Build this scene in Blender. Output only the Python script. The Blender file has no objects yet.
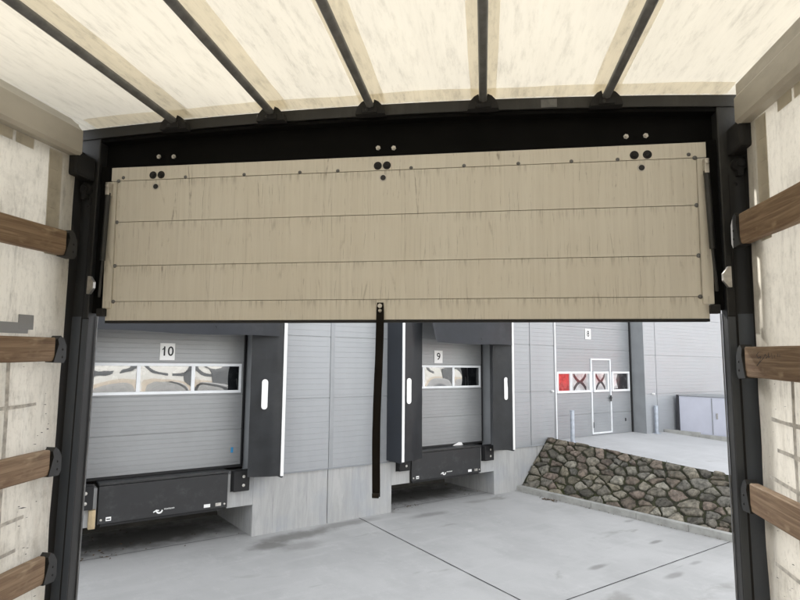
import bpy, bmesh, math, random
from mathutils import Matrix, Vector, noise
random.seed(7)
R = math.radians
sc = bpy.context.scene

# ------------------------------------------------------------------ camera
H = 2.85                                   # camera height above the lower yard
CAM = Vector((0.38, -2.25, H))
camd = bpy.data.cameras.new('camera'); cam = bpy.data.objects.new('camera', camd)
sc.collection.objects.link(cam); sc.camera = cam
camd.sensor_width = 36; camd.lens = 36*580/800; camd.clip_start = .02; camd.clip_end = 2000
Rm = Matrix.Rotation(R(8.2), 3, 'Z') @ Matrix.Rotation(R(6.4), 3, 'X') @ Matrix.Rotation(R(-0.45), 3, 'Y')
q = Matrix((Rm @ Vector((1,0,0)), Rm @ Vector((0,0,1)), -(Rm @ Vector((0,1,0))))).transposed()
cam.matrix_world = Matrix.Translation(CAM) @ q.to_4x4()

# frames: the trailer stands on a slight slope; the dock front runs at an angle to it
TRUCK = Matrix.Translation(CAM) @ Matrix.Rotation(R(1.5), 4, 'X') @ Matrix.Translation(-Vector((0.38,-2.25,1.65)))
az = R(46.0)
DK = Matrix.Translation((-3.3542, 7.4223, 0)) @ Matrix(((math.sin(az),-math.cos(az),0,0),(math.cos(az),math.sin(az),0,0),(0,0,1,0),(0,0,0,1)))

# ------------------------------------------------------------------ sky, sun, exposure
SUN_EL = R(31)
sd = (DK.to_3x3() @ Vector((0.12, 1, 0))).normalized()
sd = Vector((sd.x*math.cos(SUN_EL), sd.y*math.cos(SUN_EL), math.sin(SUN_EL)))
w = bpy.data.worlds.new('World'); sc.world = w; w.use_nodes = True
nt = w.node_tree; bg = nt.nodes['Background']
sky = nt.nodes.new('ShaderNodeTexSky'); sky.sky_type = 'NISHITA'; sky.sun_disc = False
sky.sun_elevation = SUN_EL; sky.sun_rotation = math.atan2(sd.x, sd.y)
sky.air_density = 1.0; sky.dust_density = 3.0; sky.ozone_density = 1.0
hs = nt.nodes.new('ShaderNodeHueSaturation'); hs.inputs['Saturation'].default_value = .12   # thin high cloud
nt.links.new(sky.outputs[0], hs.inputs['Color']); nt.links.new(hs.outputs[0], bg.inputs[0]); bg.inputs[1].default_value = 0.15
sl = bpy.data.lights.new('sun', 'SUN'); sl.energy = 2.3; sl.angle = R(2.0); sl.color = (1.0, .95, .87)
so = bpy.data.objects.new('sun', sl); sc.collection.objects.link(so)
so.rotation_euler = sd.to_track_quat('Z', 'Y').to_euler(); so.location = sd*60
vs = sc.view_settings; sc.display_settings.display_device = 'sRGB'
vs.view_transform = 'Standard'; vs.look = 'None'; vs.gamma = 1; vs.use_curve_mapping = False; vs.exposure = 2.2
sc.render.engine = 'CYCLES'
sc.cycles.max_bounces = 10; sc.cycles.diffuse_bounces = 6; sc.cycles.transmission_bounces = 6; sc.cycles.transparent_max_bounces = 8

# ------------------------------------------------------------------ materials
class M:
    def __init__(s, name):
        s.m = bpy.data.materials.new(name); s.m.use_nodes = True
        s.n = s.m.node_tree.nodes; s.l = s.m.node_tree.links; s.p = s.n['Principled BSDF']; s.out = s.n['Material Output']
        s.tc = s.n.new('ShaderNodeTexCoord')
    def node(s, t, **kw):
        x = s.n.new(t)
        for k, v in kw.items():
            if k in ('data_type','blend_type','operation','bands_direction','wave_type','attribute_name','interpolation_type','noise_dimensions','feature'): setattr(x, k, v)
        return x
    def setin(s, sock, v):
        if hasattr(v, 'is_output'): s.l.new(v, sock)
        else: sock.default_value = v
    def map(s, scale=(1,1,1), rot=(0,0,0), loc=(0,0,0)):
        x = s.n.new('ShaderNodeMapping'); s.l.new(s.tc.outputs['Object'], x.inputs[0])
        x.inputs['Scale'].default_value = scale; x.inputs['Rotation'].default_value = rot; x.inputs['Location'].default_value = loc
        return x.outputs[0]
    def noise(s, scale=5, detail=4, rough=.55, vec=None, dist=0):
        x = s.n.new('ShaderNodeTexNoise'); s.l.new(vec or s.tc.outputs['Object'], x.inputs[0])
        x.inputs['Scale'].default_value = scale; x.inputs['Detail'].default_value = detail; x.inputs['Roughness'].default_value = rough
        x.inputs['Distortion'].default_value = dist
        return x.outputs[0]
    def ramp(s, v, a, b, lo=0., hi=1.):
        x = s.n.new('ShaderNodeMapRange'); s.l.new(v, x.inputs[0]); x.interpolation_type = 'SMOOTHSTEP'
        for i, q in zip((1,2,3,4), (a,b,lo,hi)): x.inputs[i].default_value = q
        return x.outputs[0]
    def mul(s, a, b, op='MULTIPLY'):
        x = s.n.new('ShaderNodeMath'); x.operation = op; s.setin(x.inputs[0], a); s.setin(x.inputs[1], b); return x.outputs[0]
    def mix(s, f, a, b, mode='MIX'):
        x = s.n.new('ShaderNodeMix'); x.data_type = 'RGBA'; x.blend_type = mode
        s.setin(x.inputs[0], f)
        for i, v in ((6,a),(7,b)):
            if hasattr(v, 'is_output'): s.l.new(v, x.inputs[i])
            else: x.inputs[i].default_value = (*v, 1)
        return x.outputs[2]
    def bump(s, v, strength=.3, dist=.01):
        x = s.n.new('ShaderNodeBump'); s.l.new(v, x.inputs['Height']); x.inputs['Strength'].default_value = strength; x.inputs['Distance'].default_value = dist
        s.l.new(x.outputs[0], s.p.inputs['Normal']); return x.outputs[0]
    def col(s, v):
        if hasattr(v, 'is_output'): s.l.new(v, s.p.inputs['Base Color'])
        else: s.p.inputs['Base Color'].default_value = (*v, 1)
        return s
    def rough(s, v): s.setin(s.p.inputs['Roughness'], v); return s
    def metal(s, v): s.p.inputs['Metallic'].default_value = v; return s

def worn(name, c, rough=.5, var=.15, scale=6, metal=0, bump=.1, dirt=None, dirtamt=.3, stretch=(1,1,1)):
    m = M(name)
    n1 = m.noise(scale, 6, .6, m.map(stretch))
    dk = tuple(x*(1-var) for x in c); lt = tuple(min(1, x*(1+var)) for x in c)
    co = m.mix(m.ramp(n1, .3, .7), dk, lt)
    if dirt: co = m.mix(m.ramp(m.noise(scale*.6, 8, .7, m.map(stretch, loc=(3,1,7))), .5, .75, 0, dirtamt), co, dirt)
    m.col(co).rough(m.ramp(n1, .2, .8, max(.05, rough-.08), min(1, rough+.08))).metal(metal)
    if bump: m.bump(m.noise(scale*12, 3, .6), bump, .003)
    return m.m

MAT = {}
def tarp_mat(name, diff, trans, dens, dirt=(.16,.13,.09), dirtamt=.25, stretch=(1,1,1), grime=None, warp=0):
    m = M(name)
    wv = m.node('ShaderNodeTexWave'); m.l.new(m.map((1,1,1)), wv.inputs[0]); wv.inputs['Scale'].default_value = 55; wv.bands_direction = 'X'
    wz = m.node('ShaderNodeTexWave'); m.l.new(m.map((1,1,1)), wz.inputs[0]); wz.inputs['Scale'].default_value = 55; wz.bands_direction = 'Z' if warp == 0 else 'Y'
    big = m.noise(1.6, 5, .6, m.map(stretch))
    fine = m.noise(14, 8, .7, m.map(stretch, loc=(2,5,1)))
    spots = m.ramp(m.noise(26, 3, .8), .72, .78)
    d = m.mul(m.ramp(fine, .45, .8, 0, dirtamt), m.ramp(big, .3, .7, .4, 1))
    d = m.mul(d, m.mul(spots, .35), 'ADD')
    if grime: d = m.mul(d, grime(m), 'ADD')
    f = m.node('ShaderNodeClamp'); m.l.new(d, f.inputs[0]); f = f.outputs[0]
    dc = m.mix(f, diff, dirt); tcx = m.mix(f, trans, tuple(x*.35 for x in trans))
    tcx = m.mix(m.ramp(big, .3, .7, 0, .25), tcx, tuple(x*.75 for x in trans))
    crease = m.mul(m.ramp(m.noise(7, 6, .7, m.map((stretch[0]*2.2,stretch[1]*.35,stretch[2]*.35), rot=(0,0,R(5)), loc=(3,3,8)), .25), .50, .64, 0, .10), m.ramp(m.noise(30, 4, .7, m.map((stretch[0]*1.5,stretch[1]*.3,stretch[2]*.3), loc=(3,6,8))), .45, .7, 0, .16), 'ADD'); tcx = m.mix(crease, tcx, tuple(x*.55 for x in trans))
    bp = m.node('ShaderNodeBump'); bp.inputs['Strength'].default_value = .35; bp.inputs['Distance'].default_value = .01
    hsum = m.mul(m.noise(9, 3, .6, m.map(stretch)), m.mul(m.mul(wv.outputs[1], wz.outputs[1], 'ADD'), .02), 'ADD'); m.l.new(hsum, bp.inputs['Height'])
    a = m.node('ShaderNodeBsdfDiffuse'); m.l.new(dc, a.inputs[0]); m.l.new(bp.outputs[0], a.inputs['Normal'])
    b = m.node('ShaderNodeBsdfTranslucent'); m.l.new(tcx, b.inputs[0])
    x = m.node('ShaderNodeMixShader'); x.inputs[0].default_value = dens
    m.l.new(a.outputs[0], x.inputs[1]); m.l.new(b.outputs[0], x.inputs[2]); m.l.new(x.outputs[0], m.out.inputs[0])
    MAT[name] = m.m
tarp_mat('roof_tarp', (.78,.75,.67), (.405,.382,.325), .5, dirtamt=.6, stretch=(3,.5,1), warp=1)
tarp_mat('roof_band', (.72,.67,.56), (.97,.92,.81), .86, dirtamt=.8, stretch=(3,.7,1), warp=1)
tarp_mat('side_tarp', (.84,.81,.74), (.70,.66,.575), .47, dirtamt=.6, stretch=(1,3,.6), grime=lambda m: m.mul(m.ramp(m.noise(3.5, 8, .75, m.map((1,1.2,1.6), loc=(4,4,1))), .48, .66, 0, .20), m.ramp(m.noise(60, 3, .8, m.map((1,1,.5))), .5, .68, 0, .14), 'ADD'))
tarp_mat('side_band', (.70,.665,.58), (.66,.615,.53), .47, dirtamt=.5)
MAT['shadow_grey'] = worn('shadow_grey', (.44,.42,.38), .9, .3, 30)
MAT['black_steel'] = worn('black_steel', (.016,.017,.018), .42, .3, 9, 0, .08, (.09,.09,.085), .25)
MAT['beam_black'] = worn('beam_black', (.005,.005,.005), .8, .3, 7, 0, .06); MAT['beam_black'].node_tree.nodes['Principled BSDF'].inputs['Specular IOR Level'].default_value = .1
MAT['slate_lit'] = worn('slate_lit', (.070,.079,.093), .42, .15, 5, 0, .05, (.16,.16,.16), .25, (1,1,.3))  # paler copy of the post steel, reflected light put into the colour
MAT['slate_steel'] = worn('slate_steel', (.019,.0195,.020), .5, .2, 7, 0, .06, (.16,.16,.16), .25, (1,1,.3))
MAT['rod_steel'] = worn('rod_steel', (.13,.135,.14), .42, .3, 18, .0, .1, (.16,.15,.13), .3)
MAT['silver'] = worn('silver', (.55,.53,.5), .35, .2, 30, .8)
MAT['rail_alu'] = worn('rail_alu', (.50,.475,.42), .5, .12, 5, .1, .06, (.14,.12,.10), .4, (1,.4,1))
MAT['black_rubber'] = worn('black_rubber', (.012,.012,.013), .75, .3, 20, 0, .2)
MAT['pull_webbing'] = worn('pull_webbing', (.014,.010,.007), .85, .3, 60, 0, .3)

def flap_mat():
    m = M('flap_alu')
    hair = m.noise(60, 3, .6, m.map((1,1,.02)))
    broad = m.noise(2.2, 4, .6, m.map((1.5,1,1)))
    # thin run-off lines that start under the seams
    def cracks(scale, wid, lo, hi, loc, wob):
        vadd = m.node('ShaderNodeVectorMath'); vadd.operation = 'ADD'
        nn = m.node('ShaderNodeTexNoise'); m.l.new(m.map((3,1,9), loc=loc), nn.inputs[0]); nn.inputs['Scale'].default_value = 1.5; nn.inputs['Detail'].default_value = 3
        vsc = m.node('ShaderNodeVectorMath'); vsc.operation = 'MULTIPLY'; m.l.new(nn.outputs[1], vsc.inputs[0]); vsc.inputs[1].default_value = (wob, 0, 0)
        m.l.new(m.map(scale, loc=loc), vadd.inputs[0]); m.l.new(vsc.outputs[0], vadd.inputs[1])
        vo = m.node('ShaderNodeTexVoronoi'); vo.feature = 'DISTANCE_TO_EDGE'; vo.voronoi_dimensions = '2D'
        sw = m.node('ShaderNodeSeparateXYZ'); cw = m.node('ShaderNodeCombineXYZ'); m.l.new(vadd.outputs[0], sw.inputs[0]); m.l.new(sw.outputs[0], cw.inputs[0]); m.l.new(sw.outputs[2], cw.inputs[1])
        m.l.new(cw.outputs[0], vo.inputs['Vector']); vo.inputs['Scale'].default_value = 1
        g_ = m.ramp(m.noise(3.2, 5, .65, m.map((1.4,1,2.2), loc=loc)), lo, hi)
        return m.mul(m.ramp(vo.outputs['Distance'], 0, wid, 1, 0), g_)
    d = m.mul(cracks((24,1,.75), .026, .50, .66, (1,0,2), .35), .72)
    d = m.mul(d, m.mul(cracks((50,1,1.5), .040, .44, .66, (5,0,7), .45), .36), 'ADD')
    d = m.mul(d, m.mul(m.ramp(m.noise(95, 2, .6, m.map((1,1,.03), loc=(6,0,3))), .60, .74), .12), 'ADD')
    # grime that gathers along the seams
    sz = m.node('ShaderNodeSeparateXYZ'); m.l.new(m.tc.outputs['Object'], sz.inputs[0])
    for zz in (1.848, 2.000, 2.188, 2.368):
        dz = m.mul(m.mul(sz.outputs[2], zz, 'SUBTRACT'), -1.0)
        below = m.mul(m.ramp(dz, .0, .05, 1, 0), m.ramp(dz, -.003, .0, 0, 1))
        d = m.mul(d, m.mul(m.mul(below, m.ramp(m.noise(80, 3, .7, m.map((1,1,.06), loc=(zz*7,0,0))), .50, .66)), .34), 'ADD')
    cl_ = m.node('ShaderNodeClamp'); m.l.new(d, cl_.inputs[0]); d = cl_.outputs[0]
    blot = m.ramp(m.noise(5, 7, .7, m.map((1,1,.5), loc=(9,0,0))), .55, .8, 0, .12)
    c = m.mix(m.ramp(hair, .35, .65), (.64,.615,.555), (.69,.667,.605))
    c = m.mix(m.ramp(broad, .3, .7, 0, .5), c, (.62,.585,.51))
    c = m.mix(blot, c, (.44,.40,.33)); c = m.mix(d, c, (.10,.08,.055))
    m.col(c).rough(m.ramp(hair, .3, .7, .42, .58)).metal(.15); m.bump(hair, .05, .002)
    return m.m
MAT['flap_alu'] = flap_mat()

def wood_mat():
    m = M('board_wood')
    g = m.noise(7, 7, .65, m.map((1,.35,5)), 1.2); f = m.noise(45, 4, .7, m.map((1,.06,2.5)))
    c = m.mix(m.ramp(g, .3, .7), (.155,.095,.055), (.31,.225,.145))
    c = m.mix(m.ramp(f, .45, .7, 0, .6), c, (.10,.055,.03))
    c = m.mix(m.ramp(m.noise(2.6, 5, .6, m.map((1,1,1), loc=(3,3,3))), .5, .7, 0, .55), c, (.085,.05,.03))
    c = m.mix(m.ramp(m.noise(8, 3, .6, m.map((1,.6,2), loc=(8,3,3))), .62, .72, 0, .6), c, (.42,.33,.22))
    m.col(c).rough(.75); m.bump(f, .35, .004); return m.m
MAT['board_wood'] = wood_mat()
MAT['board_end_wood'] = worn('board_end_wood', (.42,.33,.20), .8, .25, 14, 0, .2, (.15,.1,.06), .5, (1,1,.3))

def ground_mat(name, base, amt=1., seedv=0):
    m = M(name)
    big = m.noise(.28, 5, .6, m.map((1,1,1), loc=(seedv,2,0))); mid = m.noise(1.3, 8, .65, m.map((1,.6,1), loc=(1,seedv,0)))
    fine = m.noise(55, 3, .8)
    c = m.mix(m.ramp(big, .3, .7), tuple(x*.86 for x in base), tuple(x*1.07 for x in base))
    c = m.mix(m.ramp(mid, .42, .72, 0, .33*amt), c, tuple(x*.66 for x in base))
    sweep = m.noise(2.2, 6, .6, m.map((.25,1.6,1), rot=(0,0,R(18)), loc=(5,1,seedv)))
    c = m.mix(m.ramp(sweep, .5, .72, 0, .42*amt), c, tuple(x*1.16 for x in base))
    oil = m.noise(.9, 4, .55, m.map((.7,1.5,1), loc=(seedv+4.3,7.7,0)), .6)
    c = m.mix(m.ramp(oil, .64, .73, 0, .55*amt), c, (base[0]*.42, base[1]*.40, base[2]*.36))
    scuff = m.noise(2.8, 3, .5, m.map((.5,2.6,1), rot=(0,0,R(-25)), loc=(seedv+1,.7,0)))
    c = m.mix(m.ramp(scuff, .70, .77, 0, .45*amt), c, tuple(x*.55 for x in base))
    c = m.mix(m.ramp(fine, .3, .7, 0, .22), c, tuple(x*.8 for x in base))
    c = m.mix(m.ramp(m.noise(180, 2, .8), .62, .72, 0, .35), c, tuple(x*.5 for x in base)); c = m.mix(m.ramp(m.noise(4.5, 9, .75, m.map((1,.7,1), loc=(8,seedv,3))), .54, .64, 0, .25), c, tuple(x*1.2 for x in base))
    m.col(c).rough(m.ramp(mid, .3, .7, .72, .9)); m.bump(m.mul(fine, m.mul(mid, 2.0), 'ADD'), .25, .004); return m
MG = ground_mat('yard_concrete', (.445,.445,.437))
# two oily patches where lorries drip at the foot of the dock wall
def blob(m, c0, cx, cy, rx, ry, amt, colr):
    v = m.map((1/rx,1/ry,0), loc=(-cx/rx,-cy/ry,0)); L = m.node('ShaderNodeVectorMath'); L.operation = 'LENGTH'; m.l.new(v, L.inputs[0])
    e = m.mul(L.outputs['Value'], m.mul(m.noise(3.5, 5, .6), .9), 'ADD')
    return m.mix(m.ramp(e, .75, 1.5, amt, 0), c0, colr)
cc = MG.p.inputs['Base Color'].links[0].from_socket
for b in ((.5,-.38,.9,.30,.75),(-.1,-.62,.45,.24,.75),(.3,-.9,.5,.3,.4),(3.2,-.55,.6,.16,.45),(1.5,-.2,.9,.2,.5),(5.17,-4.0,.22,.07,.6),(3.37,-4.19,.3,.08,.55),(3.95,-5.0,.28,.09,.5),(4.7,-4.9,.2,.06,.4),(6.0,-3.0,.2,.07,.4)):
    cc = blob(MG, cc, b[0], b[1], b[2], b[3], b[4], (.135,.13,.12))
for cx_ in (-1.55, 4.085): cc = blob(MG, cc, cx_, 1.0, 1.9, .85, .9, (.07,.067,.06))  # shade under each dock painted into the ground colour
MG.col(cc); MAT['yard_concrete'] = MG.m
MAT['upper_concrete'] = ground_mat('upper_concrete', (.50,.505,.51), .6, 9).m
MAT['kerb_concrete'] = worn('kerb_concrete', (.36,.36,.34), .85, .15, 5, 0, .3, (.16,.15,.12), .5)
def wall_concrete():
    m = M('wall_concrete')
    st = m.noise(9, 7, .7, m.map((1,1,.12)), .8); big = m.noise(1.3, 6, .6); fine = m.noise(45, 4, .7)
    c = m.mix(m.ramp(st, .3, .7), (.33,.333,.33), (.42,.42,.415))
    c = m.mix(m.ramp(big, .45, .7, 0, .5), c, (.30,.325,.36))
    c = m.mix(m.ramp(m.noise(30, 3, .6, m.map((1,1,.045), loc=(3,0,1))), .6, .72, 0, .5), c, (.20,.20,.20))
    c = m.mix(m.ramp(fine, .55, .75, 0, .3), c, (.24,.24,.24))
    m.col(c).rough(.85); m.bump(fine, .3, .003); return m.m
MAT['wall_concrete'] = wall_concrete()
MAT['pit_concrete'] = worn('pit_concrete', (.06,.058,.052), .9, .3, 3, 0, .2, (.06,.055,.05), .6)  # shade of the dock recesses put into the dark colour
MAT['cladding'] = worn('cladding', (.295,.308,.322), .42, .08, .9, .1, .03, (.36,.37,.38), .25, (1,1,.2))
MAT['wing_cladding'] = worn('wing_cladding', (.33,.345,.362), .42, .04, 1.2, .1, .03)
MAT['trim_grey'] = worn('trim_grey', (.27,.283,.295), .4, .06, 3, .1, .03)
MAT['door_grey'] = worn('door_grey', (.265,.273,.278), .42, .06, 1.5, .1, .03, (.24,.245,.25), .35)
MAT['gate_grey'] = worn('gate_grey', (.265,.277,.29), .42, .05, 1.5, .1, .03)
MAT['white_frame'] = worn('white_frame', (.74,.76,.78), .4, .05, 6)
MAT['white_plate'] = worn('white_plate', (.80,.80,.79), .5, .03, 9)
MAT['black_ink'] = worn('black_ink', (.015,.015,.017), .6, .1, 9)
MAT['curtain_pvc'] = worn('curtain_pvc', (.050,.053,.058), .42, .15, 2.5, 0, .05, (.12,.12,.12), .35)
MAT['header_pvc'] = worn('header_pvc', (.030,.034,.043), .33, .15, 2.5, 0, .05, (.12,.12,.13), .25)
MAT['side_pvc'] = worn('side_pvc', (.022,.026,.034), .45, .15, 2.5, 0, .05)
MAT['lip_steel'] = worn('lip_steel', (.019,.0195,.021), .6, .2, 3.5, 0, .08, (.11,.11,.11), .45)
MAT['bollard_zinc'] = worn('bollard_zinc', (.42,.46,.52), .45, .15, 8, .4, .06, (.25,.26,.27), .4)
MAT['box_white'] = worn('box_white', (.60,.615,.70), .35, .04, 2, 0, .03)
MAT['dark_edge'] = worn('dark_edge', (.035,.035,.04), .6, .2, 6)
MAT['blue_mark'] = worn('blue_mark', (.03,.25,.5), .5, .1, 30)
MAT['reflection_red'] = worn('reflection_red', (.62,.05,.05), .3, .35, 5)
MAT['reflection_pale'] = worn('reflection_pale', (.60,.61,.62), .25, .3, 4)
MAT['painted_pane_dark'] = worn('painted_pane_dark', (.04,.04,.045), .25, .3, 4)
MAT['interior_dark'] = worn('interior_dark', (.05,.05,.05), .9, .2, 2)
MAT['moss'] = worn('moss', (.032,.033,.016), .95, .6, 9, 0, .6, (.018,.015,.010), .8)
MAT['grass'] = worn('grass', (.085,.10,.035), .9, .4, 30, 0, 0)
MAT['leaf_litter'] = worn('leaf_litter', (.10,.07,.04), .9, .5, 30, 0, 0)
MAT['bounce_floor'] = worn('bounce_floor', (.42,.34,.25), .6, .25, 3, 0, .1, (.05,.04,.03), .5, (4,.5,1))  # unseen floor, kept pale to bounce light up inside the trailer
MAT['white_paint'] = worn('white_paint', (.50,.50,.48), .45, .04, 2)
MAT['window_dark'] = worn('window_dark', (.10,.105,.11), .15, .1, 2)
MAT['tan_wall'] = worn('tan_wall', (.42,.37,.31), .7, .1, 2)
def wavy_sheet(mat):
    n, l = mat.node_tree.nodes, mat.node_tree.links; p = n['Principled BSDF']; b0 = p.inputs['Normal'].links[0].from_node
    t_ = n.new('ShaderNodeTexCoord'); q = n.new('ShaderNodeTexNoise'); q.inputs['Scale'].default_value = 1.1; q.inputs['Detail'].default_value = 3; l.new(t_.outputs['Object'], q.inputs[0])
    b1 = n.new('ShaderNodeBump'); b1.inputs['Strength'].default_value = .5; b1.inputs['Distance'].default_value = .03; l.new(q.outputs[0], b1.inputs['Height']); l.new(b1.outputs[0], b0.inputs['Normal'])
    p.inputs['Specular IOR Level'].default_value = .7
for nm in ('cladding', 'gate_grey', 'door_grey', 'wing_cladding'): wavy_sheet(MAT[nm])
m = M('stone'); at = m.node('ShaderNodeAttribute'); at.attribute_name = 'tint'
c = m.mix(m.ramp(m.noise(11, 8, .7), .32, .68), (.38,.38,.35), (1.45,1.42,1.36)); c = m.mix(1.0, at.outputs[0], c, 'MULTIPLY')
c = m.mix(m.ramp(m.noise(7, 6, .7, m.map((1,1,1), loc=(5,5,5))), .55, .68, 0, .55), c, (.21,.205,.18))
c = m.mix(m.ramp(m.noise(5, 6, .75, m.map((1,1,1), loc=(1,8,5))), .58, .70, 0, .6), c, (.055,.058,.03))
m.col(c).rough(.85); m.bump(m.noise(22, 8, .75), 1.0, .03); MAT['stone'] = m.m
# door panes: thin acrylic, mirror-like at a slant, seen through otherwise
m = M('pane'); fr = m.node('ShaderNodeFresnel'); fr.inputs[0].default_value = 1.5
nz = m.noise(1.7, 2, .45, m.map((1,1,1)), .5)
bp = m.node('ShaderNodeBump'); bp.inputs['Strength'].default_value = .5; bp.inputs['Distance'].default_value = .005; m.l.new(nz, bp.inputs['Height'])
g = m.node('ShaderNodeBsdfGlossy'); g.inputs['Roughness'].default_value = .02; m.l.new(bp.outputs[0], g.inputs['Normal'])
t = m.node('ShaderNodeBsdfTransparent'); t.inputs[0].default_value = (.55,.58,.6,1)
mx = m.node('ShaderNodeMixShader'); m.l.new(m.mul(m.mul(fr.outputs[0], 2.0), .16, 'ADD'), mx.inputs[0])
m.l.new(t.outputs[0], mx.inputs[1]); m.l.new(g.outputs[0], mx.inputs[2]); m.l.new(mx.outputs[0], m.out.inputs[0]); MAT['pane'] = m.m

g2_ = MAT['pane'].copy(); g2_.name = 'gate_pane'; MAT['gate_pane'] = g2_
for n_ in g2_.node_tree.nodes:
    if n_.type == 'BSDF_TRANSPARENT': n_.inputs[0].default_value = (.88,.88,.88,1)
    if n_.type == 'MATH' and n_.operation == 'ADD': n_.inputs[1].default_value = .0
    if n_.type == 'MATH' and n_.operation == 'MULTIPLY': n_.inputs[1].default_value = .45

# ------------------------------------------------------------------ building helpers
LOC = {}
class MB:
    def __init__(s): s.b = bmesh.new()
    def box(s, x0, x1, y0, y1, z0, z1, bev=0):
        vs_ = [s.b.verts.new((x, y, z)) for x in (x0, x1) for y in (y0, y1) for z in (z0, z1)]
        fs = [s.b.faces.new([vs_[i] for i in f]) for f in ((0,1,3,2),(4,6,7,5),(0,4,5,1),(2,3,7,6),(0,2,6,4),(1,5,7,3))]
        if bev: bmesh.ops.bevel(s.b, geom=list({e for f in fs for e in f.edges}), offset=bev, segments=2, affect='EDGES', profile=.6)
        return s
    def prism(s, pts, axis, a, b):                 # closed outline extruded along an axis
        def P(p, t): return {'x': (t, p[0], p[1]), 'y': (p[0], t, p[1]), 'z': (p[0], p[1], t)}[axis]
        A = [s.b.verts.new(P(p, a)) for p in pts]; B = [s.b.verts.new(P(p, b)) for p in pts]
        n = len(pts); s.b.faces.new(A); s.b.faces.new(B[::-1])
        for i in range(n): s.b.faces.new((A[i], A[(i+1) % n], B[(i+1) % n], B[i]))
        return s
    def strip(s, pts, axis, a, b):                 # open outline
        def P(p, t): return {'x': (t, p[0], p[1]), 'y': (p[0], t, p[1]), 'z': (p[0], p[1], t)}[axis]
        A = [s.b.verts.new(P(p, a)) for p in pts]; B = [s.b.verts.new(P(p, b)) for p in pts]
        for i in range(len(pts)-1): s.b.faces.new((A[i], A[i+1], B[i+1], B[i]))
        return s
    def tube(s, p, q_, r, r2=None, n=16, cap=True):
        p, q_ = Vector(p), Vector(q_); r2 = r if r2 is None else r2
        z = (q_-p).normalized(); x = z.orthogonal().normalized(); y = z.cross(x)
        A = [s.b.verts.new(p + r*(math.cos(t)*x+math.sin(t)*y)) for t in [2*math.pi*i/n for i in range(n)]]
        B = [s.b.verts.new(q_ + r2*(math.cos(t)*x+math.sin(t)*y)) for t in [2*math.pi*i/n for i in range(n)]]
        for i in range(n): s.b.faces.new((A[i], A[(i+1) % n], B[(i+1) % n], B[i]))
        if cap: s.b.faces.new(A[::-1]); s.b.faces.new(B)
        return s
    def grid(s, f, nx, ny):
        V = [[s.b.verts.new(f(i/nx, j/ny)) for j in range(ny+1)] for i in range(nx+1)]
        for i in range(nx):
            for j in range(ny): s.b.faces.new((V[i][j], V[i+1][j], V[i+1][j+1], V[i][j+1]))
        return s
    def dome(s, c, r, ax, h=.5, n=12):             # rivet / bolt head bulging along ax
        c = Vector(c); z = Vector(ax).normalized(); x = z.orthogonal().normalized(); y = z.cross(x); prev = None
        for k in range(4):
            a = k/3*math.pi/2; rr = r*math.cos(a)
            ring = [s.b.verts.new(c + rr*(math.cos(t)*x+math.sin(t)*y) + z*(h*r*math.sin(a))) for t in [2*math.pi*i/n for i in range(n)]] if k < 3 else [s.b.verts.new(c+z*h*r)]
            if prev:
                for i in range(n):
                    s.b.faces.new((prev[i], prev[(i+1) % n], ring[(i+1) % n], ring[i]) if len(ring) > 1 else (prev[i], prev[(i+1) % n], ring[0]))
            prev = ring
        return s

def build(name, mb, mat, parent=None, frame=DK, loc=(0,0,0), smooth=False, recalc=True):
    """a mesh drawn in frame coordinates; its origin goes to loc, or to its parent's"""
    root = parent
    while root and root.parent: root = root.parent
    L = LOC[root.name] if root else Vector(loc)
    bmesh.ops.translate(mb.b, verts=mb.b.verts, vec=-L)
    if recalc: bmesh.ops.recalc_face_normals(mb.b, faces=mb.b.faces)
    me = bpy.data.meshes.new(name); mb.b.to_mesh(me); mb.b.free()
    me.materials.append(MAT[mat] if isinstance(mat, str) else mat)
    if smooth:
        for p in me.polygons: p.use_smooth = True
        me.set_sharp_from_angle(angle=R(40))
    o = bpy.data.objects.new(name, me); sc.collection.objects.link(o)
    if parent: o.parent = parent
    else: o.matrix_world = frame @ Matrix.Translation(L); LOC[o.name] = L
    return o
def thing(name, label, cat, frame=DK, loc=(0,0,0), group=None):
    o = bpy.data.objects.new(name, None); sc.collection.objects.link(o); o.empty_display_size = .2
    o.matrix_world = frame @ Matrix.Translation(Vector(loc)); LOC[o.name] = Vector(loc)
    return tag(o, label, cat, group)
def tag(o, label, cat, group=None):
    o['label'] = label; o['category'] = cat
    if group: o['group'] = group
    return o
def struct(o): o['kind'] = 'structure'; return o
def text(name, s, size, pos, parent, mat='black_ink', squash=1.0, up_rot=0, facing='w'):
    """lettering standing on a dock-front surface, read from the yard"""
    cu = bpy.data.curves.new('t', 'FONT'); cu.body = s; cu.size = size; cu.extrude = .0015; cu.align_x = 'CENTER'; cu.align_y = 'CENTER'; cu.offset = size*.012
    to = bpy.data.objects.new('t', cu); sc.collection.objects.link(to)
    bpy.context.view_layer.update()
    me = bpy.data.meshes.new_from_object(to.evaluated_get(bpy.context.evaluated_depsgraph_get()))
    bpy.data.objects.remove(to)
    mb = MB(); mb.b.from_mesh(me)
    mb.b.transform(Matrix.Translation(pos) @ Matrix.Rotation(up_rot, 4, 'Y') @ Matrix.Rotation(R(90), 4, 'X') @ Matrix.Diagonal((squash, 1, 1, 1)))
    return build(name, mb, mat, parent, recalc=False)

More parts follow.
